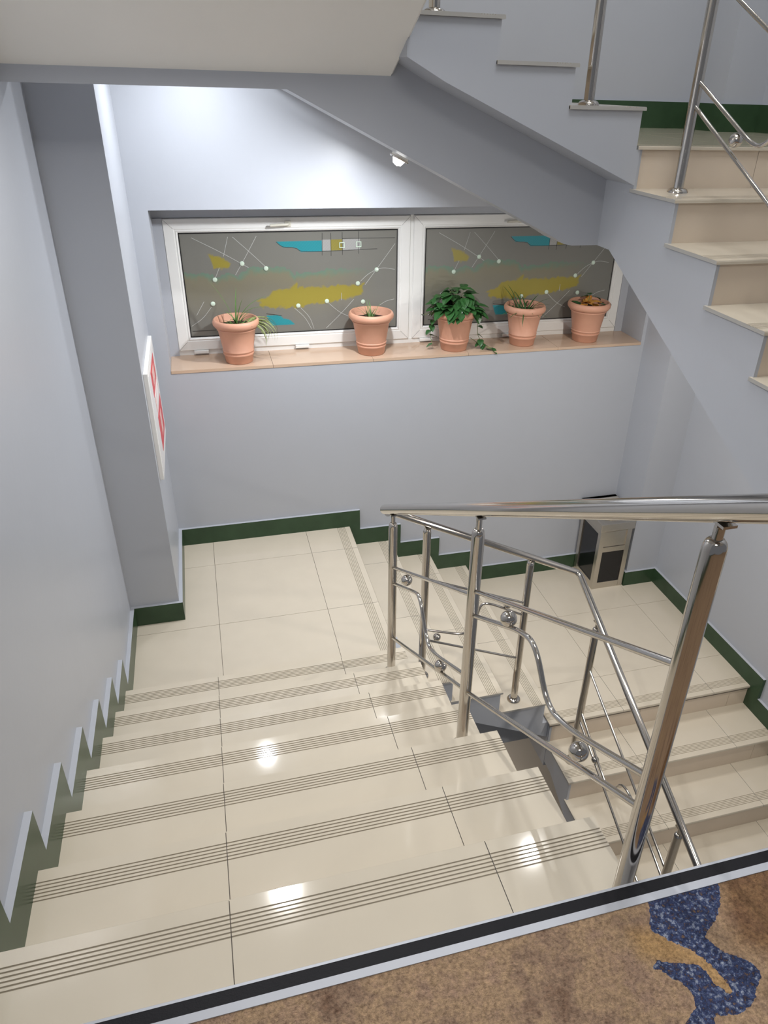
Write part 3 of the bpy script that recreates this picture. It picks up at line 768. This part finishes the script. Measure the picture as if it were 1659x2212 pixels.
t = pot((2.176, PY-.02, PZ), 'terracotta pot crowded with dark green heart-shaped leaves and trailing stems', 1.04)
bm = bmesh.new(); bs_ = bmesh.new()
for i in range(120):
    a = R.uniform(0, 6.28); r = .15*math.sqrt(R.random()); zz = .235 + .19*(1-(r/.17)**2)*R.uniform(.3, 1)
    if i % 4 == 0: a = R.uniform(-2.6, -.6)
    p = (r*math.cos(a), r*.85*math.sin(a), zz); leaf(bm, p, a+R.uniform(-.8, .8), R.uniform(-.9, .35), R.uniform(.065, .095))
    if i % 3 == 0: tube(bs_, smooth_path([(p[0]*.3, p[1]*.3, .205), (p[0]*.6, p[1]*.6, zz-.02), p], 3), .0018, 5)
def trail(pts, n):
    P = smooth_path(pts, 6); tube(bs_, P, .002, 5)
    for i in range(n):
        q = P[min(len(P)-1, int((i+1)*(len(P)-1)/n))]
        leaf(bm, q, R.uniform(0, 6.28), R.uniform(-.9, .1), R.uniform(.042, .06))
trail([(-.08, .02, .24), (-.16, .0, .25), (-.21, .0, .235)], 2)
trail([(-.10, .02, .24), (-.15, .03, .18), (-.165, .02, .10), (-.15, 0, .04)], 5)
trail([(.10, 0, .25), (.155, -.02, .2), (.16, 0, .08), (.20, -.05, .03), (.24, -.09, .012)], 6)
trail([(.12, .02, .06), (.17, -.03, .03), (.235, -.1, .01)], 4)
obj('leaves', bm, LEAF, t); obj('stems', bs_, STEM, t)
t = pot((2.674, PY, PZ), 'terracotta pot with thin dark blades fanning outward, second from the right')
bm = bmesh.new()
for i in range(30): blade(bm, (R.uniform(-.04, .04), R.uniform(-.03, .03), .205), R.uniform(0, 6.28), R.uniform(.12, .23), R.uniform(.5, 1.7), .006, R.uniform(.4, 1.2))
blade(bm, (-.02, 0, .2), 3.3, .24, 1.1, .004, 1.0); blade(bm, (-.02, -.03, .2), 4.3, .22, 1.9, .006, .7); blade(bm, (.02, 0, .2), .3, .24, 1.0, .003, .8)
obj('grass_leaves', bm, plain('dark_blade', (.05, .12, .035), .4, var=.4, vscale=20), t)
t = pot((3.15, PY, PZ), 'rightmost terracotta pot with a few green leaves among dry orange ones', 1.04)
bm = bmesh.new()
for a, r, z_, L_, ti in ((2.4, .06, .23, .075, .5), (1.6, .01, .31, .06, .1), (2.2, .02, .30, .06, -.2), (.2, .05, .29, .05, -.3), (-.3, .08, .25, .065, -.2), (.3, .10, .25, .06, -.1), (-.6, .06, .235, .06, .1), (3.0, .06, .235, .05, .2), (.1, .13, .255, .06, -.3)):
    leaf(bm, (r*math.cos(a), r*math.sin(a), z_), a, ti, L_)
tube(bm, smooth_path([(0, 0, .2), (-.01, 0, .26), (.0, .01, .31)], 3), .002, 5)
obj('leaves', bm, LEAF, t)
bm = bmesh.new()
for i in range(16):
    a = R.uniform(0, 6.28); r = R.uniform(.01, .085); leaf(bm, (r*math.cos(a), r*math.sin(a), .24+R.uniform(0, .03)), R.uniform(0, 6.28), R.uniform(-.3, .9), R.uniform(.055, .08))
obj('dry_leaves', bm, DRYLEAF, t)['label'] = 'dry curled orange leaves'

# ------------------------------------------------------------------ ash bin
bn = thing('ash_bin', 'square steel ash bin with black side panels in front of the right pillar', 'bin', (3.39, 3.51, L2))
bx0, bx1, by0, by1 = -.130, .130, -.150, .165; bz1 = .525
bm = bmesh.new()
for x in (bx0, bx1-.038):
    for y in (by0, by1-.038): box(bm, x, y, 0, x+.038, y+.038, bz1)
for y in (by0, by1-.03):
    box(bm, bx0+.038, y+.002, 0, bx1-.038, y+.028, .055); box(bm, bx0+.038, y+.002, .335, bx1-.038, y+.028, .375)
for x in (bx0, bx1-.03):
    box(bm, x+.002, by0+.038, 0, x+.028, by1-.038, .055); box(bm, x+.002, by0+.038, bz1-.04, x+.028, by1-.038, bz1)
obj('frame', bm, STEELB, bn)
bm = bmesh.new(); box(bm, bx0+.038, by0+.008, .055, bx1-.038, by0+.02, .335); obj('front_panel', bm, MARBLE, bn)['label'] = 'black marbled front panel'
for xa in (bx0+.008, bx1-.02):
    bm = bmesh.new(); box(bm, xa, by0+.038, .055, xa+.012, by1-.038, bz1-.04); obj('side_panel', bm, MARBLE, bn)
bm = bmesh.new(); box(bm, bx0+.038, by0+.010, .378, bx1-.038, by0+.022, .510); obj('flap', bm, STEELB, bn)
bm = bmesh.new(); box(bm, bx0-.012, by0-.012, bz1, bx1+.012, by1+.012, bz1+.065); bevelled(bm, .006, 2)
obj('lid', bm, STEELB, bn)
bm = bmesh.new()
lathe(bm, [(0, bz1+.064), (.10, bz1+.064), (.115, bz1+.075), (.105, bz1+.083), (.095, bz1+.070), (0, bz1+.068)], (0, -.0, 0)); obj('ash_tray', bm, STEEL, bn, True)
bm = bmesh.new(); box(bm, bx0-.012, by1-.02, bz1+.06, bx1+.012, by1+.012, bz1+.115); box(bm, bx0-.012, by1-.13, bz1+.10, bx1+.012, by1+.012, bz1+.115); obj('back_hood', bm, plain('satin_steel', (.50, .47, .42), .4, metal=.5), bn)

# ------------------------------------------------------------------ fire box sign on the pillar
sg = thing('wall_box', 'white wall box with red pictograms on the side of the left pillar', 'wall box', (XP, 3.27, -.40))
wy0, wy1, wz0, wz1 = -.335, .335, 0, .585
bm = bmesh.new(); box(bm, 0, wy0, wz0, .022, wy1, wz1); bevelled(bm, .004); obj('box_body', bm, WHITE, sg)
def plate(u0, v0, u1, v1, x, m, name, t_=.0012):
    # u: along wall from near edge, v: from the top, both 0..1
    y0 = wy0+(wy1-wy0)*u0; y1 = wy0+(wy1-wy0)*u1; z1_ = wz1-(wz1-wz0)*v0; z0_ = wz1-(wz1-wz0)*v1
    bm = bmesh.new(); box(bm, x, y0, z0_, x+t_, y1, z1_); return obj(name, bm, m, sg)
plate(.06, .05, .94, .95, .0216, plain('pale_door', (.74, .72, .71), .3), 'box_door')
plate(.28, .10, .80, .33, .0226, RED, 'red_pictogram'); plate(.42, .15, .66, .28, .0236, PINK, 'red_pictogram')
plate(.34, .35, .84, .50, .0226, PINK, 'red_pictogram'); plate(.37, .365, .81, .40, .0236, WHITE, 'red_pictogram'); plate(.37, .43, .81, .485, .0236, WHITE, 'red_pictogram')
plate(.34, .55, .90, .89, .0226, RED, 'red_pictogram'); plate(.54, .62, .70, .83, .0236, PINK, 'red_pictogram')

# ------------------------------------------------------------------ lamps
def downlight(loc, label, power, slope=0, aim_axis='y', size=.09, color=(1, .98, .95), spread=None, proud=.0):
    t = thing('downlight', label, 'ceiling lamp', loc)
    bm = bmesh.new(); lathe(bm, [(.034, .0), (.034, -.006), (.046, -.006), (.050, -.001), (.050, .004), (.034, .004)], seg=32); obj('rim', bm, STEEL, t, True)
    bm = bmesh.new(); lathe(bm, [(0, -.006-proud), (.02, -.005-proud*.8), (.033, .0), (.033, .003), (0, .003)], seg=24); obj('lens', bm, LENS, t, True)
    if proud:
        bm = bmesh.new(); lathe(bm, [(.042, .0), (.042, .05), (.03, .052), (0, .052)], seg=24); obj('housing', bm, WHITE, t, True)
    if aim_axis == 'y': t.rotation_euler = (slope, 0, 0)
    else: t.rotation_euler = (0, slope, 0)
    a = area('lamp_light', (0, 0, -.012-proud), size, power, color, parent=t)
    if spread: a.data.spread = spread
    return t
downlight((.675, 3.25, M1-.1505), 'round downlight under the upper left landing above the window', 11, size=.07, color=(.93, .96, 1))
downlight((.662, 1.60, 1.478+.459*.78-.004), 'round downlight in the cream underside of the flight overhead', 24, size=.06, slope=-math.atan(.459))
downlight((1.585, 3.05, zb(1.585)+.004), 'small bright downlight under the upper flight beside the window', 30, slope=math.atan(.4735), aim_axis='x', proud=.028, color=(.95, .97, 1))
downlight((3.05, 1.25, .845-(2.27-1.25)*.4744-.004), 'unseen round downlight added as fill in the underside of the upper right flight', 16, color=(1, .93, .84), slope=math.atan(.4744))  # added to brighten the lower landing, no lamp known here
downlight((3.05, .35, .845-(2.27-.35)*.4744-.004), 'unseen round downlight added as fill low in the underside of the upper right flight, nearest the carpet', 12, slope=math.atan(.4744), color=(1, .93, .84))  # extra lamp put in to light the risers of flight C
downlight((2.95, 2.75, .8445), 'unseen round downlight added as fill under the upper right landing over the ash bin', 12, color=(1, .95, .88))  # added fill for the lower landing floor and the bin
downlight((1.75, 3.1, -2.33), 'unseen round downlight added as fill under the flight below the window', 9, color=(1, .92, .88))  # added to lift the black bottom of the well
downlight((1.75, 2.30, 4.198), 'unseen round downlight, guessed, in the top ceiling over the open well', 9)  # unseen lamp over the well, added by guess
downlight((2.90, 3.00, 4.198), 'unseen round downlight, guessed, in the top ceiling over the upper right landing', 20)  # guessed lamp out of view, brightens the upper right wall
for nm, x0, y0, x1, y1, z, lab in (('fill_panel', .35, -1.40, 1.45, -.90, 2.985, 'unseen rectangular light panel added as fill in the corridor ceiling'), ('fill_panel', 1.3, .55, 2.5, 1.45, 4.185, 'unseen rectangular light panel added as fill in the top ceiling over the stairs')):  # both panels are added fill lights out of view
    t = thing(nm, lab, 'ceiling lamp', ((x0+x1)/2, (y0+y1)/2, z))
    hx, hy = (x1-x0)/2, (y1-y0)/2
    bm = bmesh.new()
    for a in ((-hx-.03, -hy-.03, hx+.03, -hy), (-hx-.03, hy, hx+.03, hy+.03), (-hx-.03, -hy, -hx, hy), (hx, -hy, hx+.03, hy)): box(bm, a[0], a[1], -.02, a[2], a[3], .014)
    obj('frame', bm, WHITE, t)
    bm = bmesh.new(); box(bm, -hx, -hy, -.008, hx, hy, 0.0); obj('diffuser', bm, PANEL, t)
